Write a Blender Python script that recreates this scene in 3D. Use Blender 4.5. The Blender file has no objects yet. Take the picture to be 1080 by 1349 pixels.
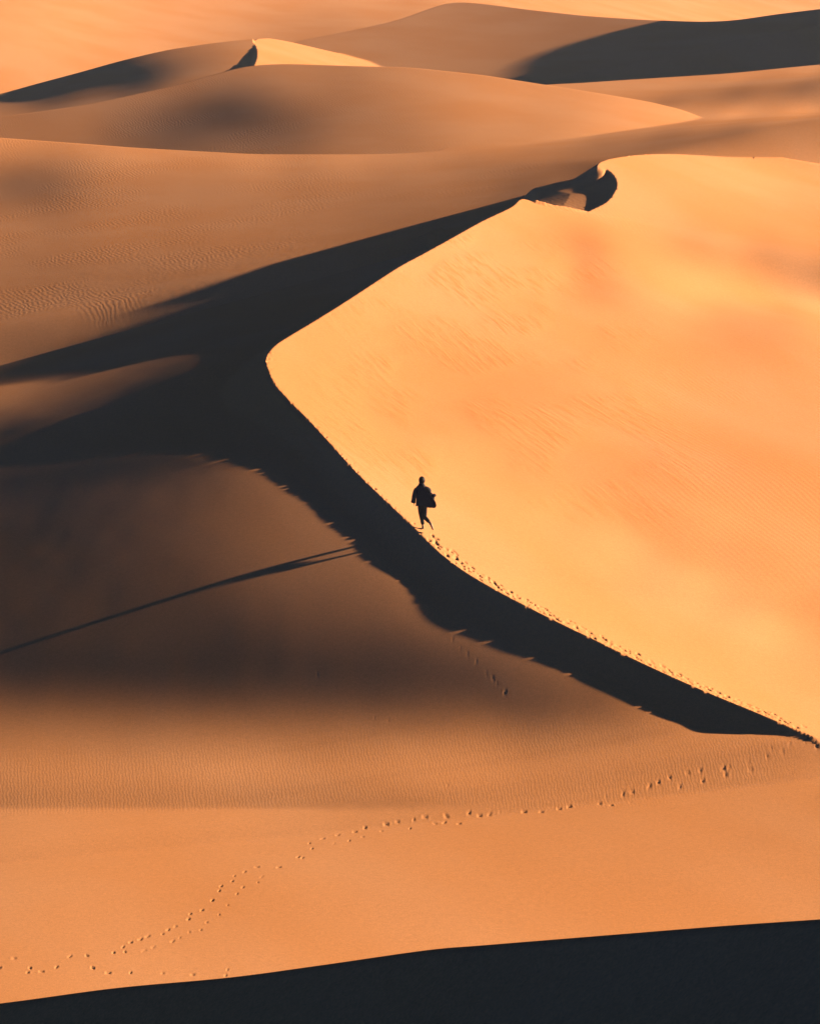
import bpy, math, random, os
import numpy as np
random.seed(7); rng = np.random.default_rng(7)
sc = bpy.context.scene
HAZE = .000105
Q = float(os.environ.get('TERRAIN_Q', '1'))          # mesh density factor (1 = final)

# ------------------------------------------------------------------ camera and sun geometry
H = 32.0; PITCH = math.radians(13.0); FPX = 4000.0   # eye height (m), downward tilt, focal length in photo pixels
EL = math.radians(15.0); AZ = math.radians(15.0)     # sun elevation; azimuth measured from +x towards +y
SUN = np.array([math.cos(EL)*math.cos(AZ), math.cos(EL)*math.sin(AZ), math.sin(EL)])
SX, SY = math.cos(AZ), math.sin(AZ); TANE = math.tan(EL)

def ray(u, v):
    dx = (np.asarray(u, float)-540)/FPX; dy = (674.5-np.asarray(v, float))/FPX
    return np.stack([dx, math.cos(PITCH)+dy*math.sin(PITCH), -math.sin(PITCH)+dy*math.cos(PITCH)], -1)
def at_z(u, v, z):
    d = ray(u, v); t = (np.asarray(z, float)-H)/d[..., 2]; p = d*t[..., None]; p[..., 2] += H; return p
def at_y(u, v, y):
    d = ray(u, v); t = np.asarray(y, float)/d[..., 1]; p = d*t[..., None]; p[..., 2] += H; return p
def smooth(a, b, x):
    if a > b: return 1-smooth(b, a, x)
    t = np.clip((x-a)/(b-a), 0, 1); return t*t*(3-2*t)
def smax(a, b, k):
    h = np.clip(.5+.5*(a-b)/k, 0, 1); return b*(1-h)+a*h+k*h*(1-h)

# ------------------------------------------------------------------ smooth surface from heights and slopes
class Surface:
    """Smooth height function fitted to surveyed heights (x,y,z) and to slopes towards the sun."""
    SC = 40.0
    def __init__(s, c): s.c = np.asarray(c, float)/s.SC
    def rows(s, x, y):
        X = np.stack([x, y], -1)/s.SC; d = X[:, None, :]-s.c[None]; r = np.sqrt((d**2).sum(-1))
        A = np.concatenate([r**3, np.ones((len(X), 1)), X], 1)
        Dx = np.concatenate([3*r*d[..., 0], np.zeros((len(X), 1)), np.ones((len(X), 1)), np.zeros((len(X), 1))], 1)/s.SC
        Dy = np.concatenate([3*r*d[..., 1], np.zeros((len(X), 1)), np.zeros((len(X), 1)), np.ones((len(X), 1))], 1)/s.SC
        return A, Dx, Dy
    def fit(s, vx, vy, vz, vw, sx=(), sy=(), ss=(), sw=(), lam=1e-5):
        N = len(s.c); A, _, _ = s.rows(np.asarray(vx, float), np.asarray(vy, float)); w = np.asarray(vw, float)
        M = A.T@(A*(w**2)[:, None]); b = A.T@(np.asarray(vz, float)*w**2)
        if len(sx):
            _, Dx, Dy = s.rows(np.asarray(sx, float), np.asarray(sy, float)); D = SX*Dx+SY*Dy; w = np.asarray(sw, float)
            M += D.T@(D*(w**2)[:, None]); b += D.T@(np.asarray(ss, float)*w**2)
        K = np.zeros_like(M); r = np.sqrt(((s.c[:, None]-s.c[None])**2).sum(-1)); K[:N, :N] = r**3
        M = M+lam*K+1e-9*np.eye(len(M))
        C = np.concatenate([np.ones((N, 1)), s.c], 1); C = np.concatenate([C, np.zeros((3, 3))], 0)
        KK = np.block([[M, C], [C.T, np.zeros((3, 3))]])
        s.w = np.linalg.lstsq(KK, np.concatenate([b, np.zeros(3)]), rcond=None)[0][:N+3]
    def __call__(s, x, y):
        sh = x.shape; x = x.ravel(); y = y.ravel(); out = np.empty(len(x))
        for i in range(0, len(x), 20000):
            X = np.stack([x[i:i+20000], y[i:i+20000]], -1)/s.SC
            z = s.w[-3]+X@s.w[-2:]
            r2 = (X[:, None, 0]-s.c[None, :, 0])**2+(X[:, None, 1]-s.c[None, :, 1])**2
            z += (r2*np.sqrt(r2))@s.w[:-3]
            out[i:i+20000] = z
        return out.reshape(sh)

def hit(surf, u, v, y0, y1, n=400):
    """first crossing of the sight line (u,v) with a surface between two distances"""
    d = ray(u, v); ys = np.linspace(y0, y1, n)
    x = d[:, 0, None]/d[:, 1, None]*ys[None]; zr = H+d[:, 2, None]/d[:, 1, None]*ys[None]
    f = zr-surf(x, np.broadcast_to(ys, x.shape)); k = np.argmax(f < 0, 1); k = np.where((f < 0).any(1), np.maximum(k, 1), n-1)
    i = np.arange(len(k)); f0, f1 = f[i, k-1], f[i, k]; t = np.clip(f0/np.where(np.abs(f0-f1) < 1e-9, 1e-9, f0-f1), 0, 1)
    yy = ys[k-1]+t*(ys[k]-ys[k-1]); return d[:, 0]/d[:, 1]*yy, yy

LIGHT = .857
def solve(values, slopes, y0, y1, grid, iters=6, sw=14.0, lam=1e-6, where=None, fixed=None):
    """values: rows (x,y,z,weight); slopes: rows (u,v,light[,weight])"""
    values = np.asarray(values, float); slopes = np.asarray([tuple(r)+(1.0,)*(4-len(r)) for r in slopes], float)
    su, sv, sl, sww = slopes.T
    surf = Surface(np.concatenate([values[:, :2], grid])); surf.fit(*values.T[:3], np.maximum(values[:, 3], 1), lam=1e-4)
    if where is None:
        x0, ym = hit(surf, su, sv, y0, y1); kx = x0/ym
        if fixed is not None: fm, fy = fixed(su, sv); ym = np.where(fm, fy, ym)
    for _ in range(iters if where is None else 1):
        if where is None:
            x, y = hit(surf, su, sv, y0, y1); y = np.clip(y, ym*.97, ym*1.03); y = y if fixed is None else np.where(fm, ym, y); x = kx*y
        else: x, y = where(su, sv)
        surf = Surface(np.concatenate([values[:, :2], np.stack([x, y], -1), grid]))
        surf.fit(*values.T, x, y, TANE-sl*LIGHT, sww*sw, lam=lam)
    return surf

# ------------------------------------------------------------------ the long sharp crest of the main dune
CREST = np.array([(1130,1003,-.3),(1078,975,0),(1032,955,.35),(995,938,.65),(939,916,1.15),(865,883,1.8),(824,864,2.2),(773,838,2.7),
 (736,821,3.05),(673,788,3.65),(636,768,4.0),(592,740,4.45),(562,712,4.8),(540,690,5.1),(507,659,5.55),(470,623,6.0),(440,590,6.35),
 (407,554,6.75),(381,528,7.0),(362,506,7.2),(353,486,7.35),(351,471,7.45),(362,456,7.55),(381,443,7.65),(414,423,7.85),(451,400,8.05),
 (488,376,8.25),(525,352,8.45),(562,332,8.6),(596,313,8.8),(636,291,9.0),(673,273,9.2),(689,261,9.3),
 (710,267,9.1),(735,274,8.75),(765,283,8.25),(781,276,8.3),(798,267,8.45),(808,256,8.65),(813,243,8.95),(808,230,9.35),(797,222,9.6),(786,218,9.85),
 (797,211,9.8),(820,206.5,9.45),(850,203.5,9.0),(890,203,8.4),(960,206.5,7.8),(1020,207,7.5),(1080,205,7.4),(1150,204,7.4)])
def resample(P, step):
    """Catmull-Rom through the surveyed points, then even spacing"""
    P = np.asarray(P, float); E = np.concatenate([[2*P[0]-P[1]], P, [2*P[-1]-P[-2]]]); out = []
    for i in range(1, len(E)-2):
        t = np.linspace(0, 1, 24, endpoint=False)[:, None]; a, b, c, d = E[i-1], E[i], E[i+1], E[i+2]
        out.append(.5*((2*b)+(c-a)*t+(2*a-5*b+4*c-d)*t*t+(3*b-a-3*c+d)*t**3))
    D = np.concatenate(out+[P[-1:]]); L = np.concatenate([[0], np.cumsum(np.linalg.norm(np.diff(D[:, :2], axis=0), axis=1))])
    n = max(2, int(L[-1]/step)); s = np.linspace(0, L[-1], n); return np.stack([np.interp(s, L, D[:, k]) for k in range(D.shape[1])], -1)
C3 = at_z(CREST[:, 0], CREST[:, 1], CREST[:, 2])
k = CREST[:14, 0]; C3[:14] = at_y(k, CREST[:14, 1], np.interp(k, [540, 562, 592, 636, 673, 736, 824, 939, 1078, 1130], [114.49, 113.1, 111.8, 110.1, 109.0, 107.75, 106.3, 104.4, 102.1, 101.2]))
CR = resample(C3, .35)

def edge_heights(pts):
    """ground points that lie just where the crest's shadow ends: sight line meets the sun ray over the crest"""
    out = []
    O = np.array([0, 0, H])
    for u, v in pts:
        r = ray(u, v); n = np.cross(r, SUN); n /= np.linalg.norm(n)
        d = (CR[:int(len(CR)*.72)]-O)@n
        k = int(np.argmin(np.abs(d)))
        idx = np.where(d[1:]*d[:-1] <= 0)[0]
        best = None
        for j in list(idx)+[k]:
            sol = np.linalg.lstsq(np.stack([r, SUN], -1), CR[j]-O, rcond=None)[0]
            if sol[1] > 0 and abs(d[j]) < 1.2 and (best is None or sol[1] < best[1]): best = (r*sol[0]+O, sol[1])
        if best is not None: out.append((*best[0], 1.0))
    return out
SHADOW = [(340,621),(396,655),(440,694),(481,727),(507,757),(547,790),(592,816),(636,836),(696,864),(738,884),(784,905),(828,918),
 (865,957),(921,966),(1006,968),(311,609),(185,601),(141,546),(207,513),(267,479),(0,529),(100,496),(193,472),(259,466),(0,492),(56,464),
 (148,420),(222,381),(300,352),(393,333),(488,319),(547,293),(600,272)]

# ---- lee side, valley floor and the rippled plain in front: every strip of ground along the sun's direction is walked outwards
# from the crest; how steeply it leans to or from the sun is read from how brightly that place is lit
TOP = int(np.argmin(np.abs(CR[:, 0]-C3[32, 0])+np.abs(CR[:, 1]-C3[32, 1])))          # index of the summit on the crest
TIP = TOP+int(np.argmin(np.abs(CR[TOP:, 0]-C3[42, 0])+np.abs(CR[TOP:, 1]-C3[42, 1])))
def to_q(x, y): return -SY*x+SX*y
def to_s(x, y): return SX*x+SY*y
def project(x, y, z):
    zz = z-H; f = y*math.cos(PITCH)-zz*math.sin(PITCH); up = y*math.sin(PITCH)+zz*math.cos(PITCH); return 540+FPX*x/f, 674.5-FPX*up/f
class Tone:
    """smooth field through scattered readings (u, v, value)"""
    def __init__(s, pts, c=45.0, lam=2.0):
        P = np.asarray(pts, float); s.p = P[:, :2]*[1, 1.4]; s.c = c; n = len(P)
        K = np.sqrt(((s.p[:, None]-s.p[None])**2).sum(-1)+c*c)-c
        A = np.block([[-K-lam*np.eye(n)*-1, np.ones((n, 1))], [np.ones((1, n)), np.zeros((1, 1))]]); s.w = np.linalg.solve(A, np.concatenate([P[:, 2], [0]]))
    def __call__(s, u, v):
        p = np.stack([u, v*1.4], -1); return -(np.sqrt(((p[:, None]-s.p[None])**2).sum(-1)+s.c**2)-s.c)@s.w[:-1]+s.w[-1]
def bspline(G, fq, ft):
    fq = np.clip(fq, 1, G.shape[0]-3.001); ft = np.clip(ft, 1, G.shape[1]-3.001); iq = fq.astype(int); it = ft.astype(int); a = fq-iq; b = ft-it
    def bs(a): return ((1-a)**3/6, (3*a**3-6*a*a+4)/6, (-3*a**3+3*a*a+3*a+1)/6, a**3/6)
    wa, wb = bs(a), bs(b); out = 0
    for m in range(4):
        for k in range(4): out = out+wa[m]*wb[k]*G[iq+m-1, it+k-1]
    return out
class Walk:
    def __init__(s, line, tones, reach, step=.6, spread=1.0, vmax=330, soft=2.5):
        P = resample(np.array([at_y(*p) for p in line]) if len(line) < 40 and line[0][0] > 30 else np.array(line, float), step/2); q = to_q(P[:, 0], P[:, 1]); o = np.argsort(q)
        s.q = np.arange(q.min(), q.max(), step); s.sb = np.interp(s.q, q[o], to_s(P[o, 0], P[o, 1])); zb = np.interp(s.q, q[o], P[o, 2]); s.step = step
        s.t = np.arange(-reach[0], reach[1], step); G = np.zeros((len(s.q), len(s.t))); i0 = int(np.argmin(np.abs(s.t))); G[:, i0] = zb; s.smin, s.tone = s.q[0], Tone([(u, v, l*LIGHT) for u, v, l in tones], c=40*spread)
        for sgn, rng_ in ((1, range(i0+1, len(s.t))), (-1, range(i0-1, -1, -1))):
            z = zb.copy()
            for i in rng_:
                S_ = s.sb-s.t[i]+sgn*step/2; x, y = SX*S_-SY*s.q, SY*S_+SX*s.q; u, v = project(x, y, z)
                L = s.tone(np.clip(u, -80, 1160), np.clip(v, -20, vmax)); L = TANE+(L-TANE)*(1-smooth(60, 300, -u))*(1-smooth(1140, 1400, u))
                z = z-sgn*(TANE-L)*step; G[:, i] = z
        sg = s.sb[:, None]-s.t[None]; s.s0 = sg.min(); ns = int((sg.max()-s.s0)/step)+1; s.sabs = s.s0+np.arange(ns)*step
        G = np.stack([np.interp(s.sabs, sg[i, ::-1], G[i, ::-1]) for i in range(len(s.q))])
        k = np.exp(-.5*(np.arange(-6, 7)/soft)**2); k /= k.sum(); Gp = np.pad(G, ((6, 6), (0, 0)), 'edge'); s.G = sum(w_*Gp[j:j+len(G)] for j, w_ in enumerate(k))
    def raw(s, x, y):
        sh = x.shape; q = to_q(x, y).ravel()
        return (bspline(s.G, (q-s.q[0])/s.step, (to_s(x, y).ravel()-s.s0)/s.step)-.5*np.maximum(s.q[0]+1.5-q, 0)).reshape(sh)
    def skyline(s, outline, y0, y1, fall=.42):
        O = np.asarray(outline, float); U = np.arange(O[0, 0], O[-1, 0]+1, 12.0); V = np.interp(U, O[:, 0], O[:, 1]); x, y = hit(s.raw, U, V, y0, y1, 500)
        k = np.hanning(7); k /= k.sum(); y = np.convolve(np.pad(y, 3, 'edge'), k, 'valid'); x = ray(U, V)[:, 0]/ray(U, V)[:, 1]*y
        s.a, s.y, s.fall = x/y, y, fall; return s
    def __call__(s, x, y):
        yc = np.interp(x/y, s.a, s.y); over = np.maximum(y-yc, 0); xe = x*np.minimum(y, yc)/y
        a = x/y; out = np.maximum(s.a[0]-a, 0)+np.maximum(a-s.a[-1], 0)
        return s.raw(xe, np.minimum(y, yc))-s.fall*over**2/(over+2.5)-out*y*.5
# ---- windward side of the main dune and its neighbour: walked from the crest towards the sun
W_sl = [(775,345,.38),(850,343,.6),(890,351,.65),(930,358,.67),(970,364,.67),(1010,372,.67),(1050,381,.65),(1078,388,.63),(900,335,.48),(940,341,.44),(980,348,.4),(1020,354,.36),(1060,363,.42),(1080,367,.4),(960,402,.5),(1050,325,.45),(850,610,0.432),(970,620,0.422),(860,690,.44),(690,560,.5),(620,600,.56),(730,660,.58),(820,715,.58),(920,775,.6),(1010,830,.61),(960,730,.43),(1060,790,.46),(1060,560,0.432),(1000,500,0.442),(620,740,0.620),(700,770,0.630),(800,820,0.630),(900,870,0.630),(1000,920,0.610),(620,680,0.600),(700,700,0.600),(800,770,0.580),(900,820,0.580),(1000,870,0.580),(1060,900,0.550),
 (400,470,0.600),(450,520,0.600),(500,600,0.600),(450,440,0.600),(550,380,0.580),(620,320,0.600),(700,290,0.580),(735,300,0.520),(720,340,0.550),(640,400,0.550),(560,480,0.520),(520,560,0.530),
 (560,560,0.500),(600,520,0.480),(700,470,0.500),(700,520,0.450),(640,560,0.470),(768,320,.37),(790,385,.37),(742,345,.6),(815,345,.56),(780,360,0.430),(790,400,0.470),(800,450,0.500),(850,400,0.520),(900,420,0.500),(1040,400,0.500),
 (950,480,0.447),(1040,480,0.437),(850,500,0.512),(900,560,0.457),(800,580,0.477),(1000,580,0.437),(1050,650,0.457),(900,650,0.457),(760,620,0.477),(680,600,0.500),(700,640,0.530),(760,690,0.530),
 (850,720,0.500),(950,700,0.480),(1040,760,0.490),(960,800,0.500),(880,760,0.520),(1060,840,0.500),
 (850,300,0.550),(830,230,0.580),(900,230,0.580),(1000,240,0.570),(900,290,0.520),(960,330,0.500),(1050,270,0.500),(800,300,0.550)]
SAD = TOP+int(np.argmin(np.abs(CR[TOP:, 0]-C3[35, 0])+np.abs(CR[TOP:, 1]-C3[35, 1])))
WL = [tuple(p) for p in CR[:TOP+1]]; q_ = to_q(*CR[TOP, :2])
for p in CR[SAD:]:
    if to_q(p[0], p[1]) > q_+.02: WL.append(tuple(p)); q_ = to_q(p[0], p[1])
WIND = Walk(WL, W_sl, (75, 6), .3, 1.0, 1000, 1.6); W = WIND.raw
_z = W(CR[:, 0], CR[:, 1]); _k = np.hanning(11); _k /= _k.sum(); _z[:TOP-6] = np.convolve(np.pad(_z, 5, 'edge'), _k, 'valid')[:TOP-6]; CR[:, 2] = _z

LEE = [
 # plain in front
 (100,1280,.33),(540,1200,.32),(1000,1180,.32),(100,1100,.305),(540,1120,.305),(1000,1110,.3),(300,1200,.31),(800,1150,.31),(540,1280,.345),(20,1200,.305),(1080,1050,.28),(1000,1260,.34),
 (300,1048,.29),(100,1048,.28),(540,1048,.27),(700,1040,.265),(900,1040,.28),(300,1015,.26),(100,1020,.25),(20,985,.19),(150,985,.19),(300,985,.21),(540,1010,.25),(540,985,.22),(540,960,.13),(300,950,.105),(420,955,.12),(100,945,.1),(20,945,.1),(300,928,.042),(100,925,.05),(540,930,.04),(850,1000,.24),(1000,1000,.26),(700,940,.06),(760,965,.15),(1080,1000,.27),(640,965,.16),(860,975,.2),(960,985,.24),(420,930,.05),(640,1000,.24),
 # apron below the crest
 (300,900,.014),(450,890,.012),(540,880,.014),(640,890,.018),(200,850,.014),(60,850,.011),(20,905,.02),(60,780,.010),(300,700,.046),(400,750,.066),(450,800,.045),(550,850,.024),(200,680,.018),(100,660,.008),(50,620,.002),(250,640,.018),(320,660,.044),(360,690,.06),(180,760,.016),(300,800,.022),(120,720,.012),(20,700,.006),(640,852,.045),(592,832,.045),(547,806,.05),(507,775,.055),(690,888,.045),(400,850,.02),(500,905,.018),(740,910,.05),(100,905,.02),(20,820,.010),(780,930,.06),(200,905,.016),
 # the low hump that catches light, and the hollow below it
 (80,585,-.012),(20,590,-.012),(150,585,-.008),(20,548,.02),(80,532,.025),(150,512,.018),(220,490,.01),(60,512,.075),(60,555,.015),(100,568,-.005),(10,532,.09),(20,565,.004),(140,545,.005),
 (170,562,-.012),(130,572,-.012),(215,560,-.012),(185,592,.0),(30,570,-.008),
 # valley floor
 (40,450,0.104),(100,430,0.144),(20,445,0.112),(100,395,0.124),(30,390,0.128),(200,360,0.128),(300,310,0.160),(150,300,0.168),(70,237,.1),(10,236,.1),(200,230,0.200),(400,260,0.164),(400,310,0.144),(550,285,0.120),(480,300,0.128),(600,240,0.152),(700,215,0.136),(620,215,0.160),(30,330,0.144),(300,225,0.208),(400,215,0.200),(100,205,0.211),(500,230,0.176),(10,190,0.282),(180,200,0.282),(330,208,0.264),(450,208,0.246),(240,260,0.176),(120,260,0.152),(20,290,0.160),
 (720,262,0.096),(755,262,0.112),(745,272,0.104),(690,250,0.080),(660,240,0.120),
 (560,197,0.229),(640,182,0.238),(800,166,0.282),(950,150,0.308),(1060,142,0.317),(700,195,0.176),(800,183,0.123),(900,180,0.106),(1000,172,0.106),(1060,165,0.123),(1065,198,0.088),(930,196,0.088),(1000,118,0.106),(1060,112,0.088),(900,132,0.132),(940,126,0.123),(820,122,0.238),(900,108,0.238),(1000,100,0.238),(1060,94,0.246),(850,140,0.202),(760,158,0.211),(700,172,0.229),(860,158,0.238),(1040,130,0.176),(960,137,0.194)]
BANDS = [(u, v, l) for u, col in ((560,[(195,.27),(203,.26),(212,.22)]),(620,[(150,.27),(182,.28),(194,.25),(203,.2),(215,.18)]),
 (700,[(105,.27),(120,.28),(150,.27),(170,.27),(182,.3),(194,.21),(204,.18),(216,.17)]),(790,[(105,.27),(118,.27),(136,.25),(148,.24),(160,.28),(168,.3),(180,.2),(192,.15),(206,.14),(222,.14)]),
 (880,[(100,.27),(110,.27),(122,.22),(134,.16),(147,.25),(157,.33),(167,.22),(180,.13),(195,.12),(212,.12)]),(970,[(94,.27),(104,.27),(114,.17),(125,.13),(138,.22),(149,.35),(158,.25),(172,.13),(188,.12),(205,.12)]),
 (1060,[(86,.28),(97,.27),(106,.17),(115,.11),(126,.16),(136,.3),(144,.37),(152,.28),(166,.14),(182,.12),(200,.12)])) for v, l in col]
tone_main = Tone([(u, v, l*LIGHT) for u, v, l in LEE]); tone_bands = Tone([(u, v*2+.34*u, l*LIGHT) for u, v, l in BANDS], c=14, lam=.5)
def tone(u, v):
    m = smooth(560, 640, u)*(1-smooth(205, 222, v)); out = tone_main(u, v); k = m > 0
    out[k] += (tone_bands(u[k], (np.clip(v, 80, 225)*2+.34*u)[k])-out[k])*m[k]; return out
qc = to_q(CR[:TOP+1, 0], CR[:TOP+1, 1]); scr = to_s(CR[:TOP+1, 0], CR[:TOP+1, 1]); qc = np.maximum.accumulate(qc+np.arange(len(qc))*1e-6)
DQ = .3; QG = np.arange(58, 336, DQ); TG = np.arange(-66, 80, DQ); QA, QB = qc[0], qc[-1]
# shadow length (m along the sun) below each stretch of crest
eg = np.array(edge_heights(SHADOW)); eq = to_q(eg[:, 0], eg[:, 1]); et = np.interp(eq, qc, scr)-to_s(eg[:, 0], eg[:, 1]); o_ = np.argsort(eq); eq, et = eq[o_], et[o_]
keep = (eq < QB-1.0); eq, et = eq[keep], et[keep]*(1+.12*smooth(152, 160, eq[keep]))
k_ = (eq < 124) | (eq > 135); eq, et = np.concatenate([eq[k_], [125.3, 127, 129, 131.5, 134.3]]), np.concatenate([et[k_], [5.6, 7.6, 11, 15, 15.5]]); o_ = np.argsort(eq); eq, et = eq[o_], et[o_]
B_q = np.array([58, 80, 88, QA, QA+.01]); B_z = np.array([-1.2, -1.0, -.7, CR[0, 2], CR[0, 2]]); B_s = np.array([to_s(.145*60, 60), to_s(.145*82, 82), to_s(.145*92, 92), scr[0], scr[0]])
U_q = np.array([QB, QB+.5, QB+1.4, QB+3, QB+5, QB+10, QB+18, 205, 220, 240, 260, 285, 336]); U_z = np.array([9.28, 8.5, 7.4, 6.7, 6.4, 6.0, 5.3, 4.6, 4.0, 3.3, 2.6, 1.6, 1.8])
U_s = np.array([scr[-1], scr[-1]-.3, scr[-1]-1, scr[-1]-2, scr[-1]-2.5, scr[-1]-2, scr[-1], *[to_s(.0, q/SX) for q in (205, 220, 240, 260, 285, 336)]])
zb = np.where(QG < QA, np.interp(QG, B_q, B_z), np.where(QG > QB, np.interp(QG, U_q, U_z), np.interp(QG, qc, CR[:TOP+1, 2])))
sb = np.where(QG < QA, np.interp(QG, B_q, B_s), np.where(QG > QB, np.interp(QG, U_q, U_s), np.interp(QG, qc, scr)))
HQ = np.array([to_q(p[0], p[1]) for p in CR[SAD:TIP+2]]); HS = np.array([to_s(p[0], p[1]) for p in CR[SAD:TIP+2]]); HZ = CR[SAD:TIP+2, 2]; o_ = np.argsort(HQ); Q_TOP = HQ.max()
zr = np.interp(QG, HQ[o_], HZ[o_])-TANE*(np.interp(QG, HQ[o_], HS[o_])-sb)                    # height at the base line of the sun rays over the curved crest behind
behind = (QG > QB) & (QG < Q_TOP); w_ = smooth(Q_TOP+4, Q_TOP, QG)*(QG > QB); zb = np.where(QG > QB, zb+(np.minimum(zr-.45, zb)-zb)*w_, zb)
def base_edge(u, v):
    """shadow end behind the summit: strip and distance for a point of the shadow's outline"""
    best = None
    for q in np.arange(QB+.3, Q_TOP, .1):
        t = np.linspace(0, 60, 601); b_s, b_z = np.interp(q, QG, sb), np.interp(q, QG, zr); S_ = b_s-t; U, V = project(SX*S_-SY*q, SY*S_+SX*q, b_z-TANE*t); k = int(np.argmin(np.abs(U-u)))
        if best is None or abs(V[k]-v) < best[0]: best = (abs(V[k]-v), q, t[k])
    return best[1:]
ee = np.array([base_edge(u, v) for u, v in ((222,379),(255,361),(285,349),(311,341),(393,331),(488,319),(547,293))])
ee = np.array([(QB+.3, 31), (QB+2, 30.5), (QB+4, 32), (QB+5.5, 31), (QB+7, 30.5), (QB+8.3, 29), (QB+9.6, 25), (QB+11, 16)]); Q_END = ee[-1, 0]
def shadow_len(q): return np.interp(q, np.concatenate([[QA-1, 95.2], eq, ee[:, 0], [Q_END, Q_END+1]]), np.concatenate([[.02, .05], et, ee[:, 1], [.1, 0]]))
ln = np.where((QG >= QA) & (QG <= Q_END+.5), shadow_len(QG), 0.0); k9 = np.hanning(17); k9 /= k9.sum(); ln = np.where(ln > 0, np.where(QG < QB-4, np.maximum(np.where(QG < 97, ln, np.convolve(ln, k9, 'same')), .02), ln), 0)
on_crest = (QG >= QA) & (QG <= QB)
def lean(q, s, z):
    x, y = SX*s-SY*q, SY*s+SX*q; u, v = project(x, y, z); L = tone(np.clip(u, -60, 1140), np.clip(v, 60, 1300))
    L = L+LIGHT*(-.075*(1-smooth(1063, 1066.5, v))*smooth(1010, 1056, v)*(1-smooth(420, 760, u)))          # the low step across the plain
    hid = smooth(3, 14, v-np.interp(u, [765, 786, 797, 820, 850, 890, 960, 1020, 1080, 1150], [290, 222, 211, 206.5, 203, 199, 192, 184, 172, 160]))*smooth(785, 800, u)*smooth(192, 200, y)
    L = L+.36*hid                                                                       # out of sight behind the second dune
    return TANE+(L-TANE)*(1-smooth(60, 320, -u))*(1-smooth(1140, 1400, u))
ZG = np.zeros((len(QG), len(TG))); i0 = int(np.argmin(np.abs(TG))); ZG[:, i0] = zb
z = zb.copy()
for i in range(i0+1, len(TG)):
    t = TG[i]; L = lean(QG, sb-t+DQ/2, z); L = L+.04*np.exp(-np.maximum(t-ln, 0)/1.8)*on_crest*smooth(124, 119, QG); walk = z-(TANE-L)*DQ
    dip = zb-TANE*t-np.minimum(.38*t, .35+.03*ln)*np.clip(1-t/np.maximum(ln, .01), 0, 1)**1.1
    dip = np.where(behind, zr-TANE*t-.45*np.clip(1-t/np.maximum(ln, .01), 0, 1), dip)
    z = np.where(t < ln, dip, walk); ZG[:, i] = z
z = zb.copy()
for i in range(i0-1, -1, -1):
    L = lean(QG, sb-TG[i]-DQ/2, z); z = np.where(on_crest, zb-TANE*TG[i], z+(TANE-L)*DQ); ZG[:, i] = z
kq = np.exp(-.5*(np.arange(-9, 10)/3.0)**2); kq /= kq.sum()
ZS = sum(w_*np.roll(ZG, j, 0) for j, w_ in zip(range(-9, 10), kq)); ZS[:10] = ZG[:10]; ZS[-10:] = ZG[-10:]
kw = np.exp(-.5*(np.arange(-24, 25)/8.0)**2); kw /= kw.sum(); ZW = sum(w_*np.roll(ZG, j, 0) for j, w_ in zip(range(-24, 25), kw)); far_r = smooth(-13, -19, TG)[None, :]*(smooth(190, 200, QG)*smooth(262, 250, QG))[:, None]
ZK = ZG
nearc = smooth(.3, 2.5, np.abs(TG))[None, :]*np.where((QG > 92.5) & (QG < 100.5), .12, 1)[:, None]; ZG = ZG+(ZS-ZG)*nearc; ZG = ZG+(ZW-ZG)*far_r
def FL(x, y):
    sh = x.shape; q = to_q(x, y).ravel(); s_ = to_s(x, y).ravel(); t = np.interp(q, QG, sb)-s_
    fq = np.clip((q-QG[0])/DQ, 1, len(QG)-3.001); ft = np.clip((t-TG[0])/DQ, 1, len(TG)-3.001); iq = fq.astype(int); it = ft.astype(int); a = fq-iq; b = ft-it
    def bs(a): return ((1-a)**3/6, (3*a**3-6*a*a+4)/6, (-3*a**3+3*a*a+3*a+1)/6, a**3/6)
    wa, wb = bs(a), bs(b); out = 0
    for m in range(4):
        for k in range(4): out = out+wa[m]*wb[k]*ZG[iq+m-1, it+k-1]
    return out.reshape(sh)
F_OUT = [(-120,176,283),(0,181.5,285),(60,186,286),(180,195,287),(330,203.5,288),(450,204,290),(540,203,293),(590,199,293),(610,190,300),(640,160,320),(670,125,345),(700,112,360),(760,110,372),(800,107,370),(880,102,366),(960,97,362),(1080,85,352),(1200,76,345)]
# ---- the dunes beyond the valley, walked out the same way from one profile line each
HILL_M = Walk([(500,216,262.000),(500,203,271.000),(500,150,302.000),(500,89,335.000),(500,60,352.000)],
 [(235,155,.045),(345,150,.045),(290,172,.05),(290,126,.06),(400,165,.08),(290,150,0.021),(200,140,0.099),(100,165,0.148),(333,97,0.148),(400,110,0.168),(400,160,0.080),(500,140,0.168),(600,130,0.259),(680,140,0.298),(760,137,0.318),(600,170,0.230),(450,190,0.139),(300,190,0.080),(150,180,0.099),(700,118,0.308),(30,165,0.148),(520,105,0.210),(330,140,0.041),(250,155,0.041),(350,175,0.060),(540,185,0.168),(200,120,0.139),(280,115,0.099),(440,95,0.168),(700,160,0.269),(800,150,0.367),(870,150,0.435),(950,165,0.484),(60,150,0.139)], (60, 60)).skyline(
 [(-60,163),(0,154),(60,146),(111,139),(222,115),(296,94),(333,86),(377,84),(481,87.5),(540,89),(636,99),(725,113),(800,125),(860,135),(900,146),(960,170)], 268, 365)
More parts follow.
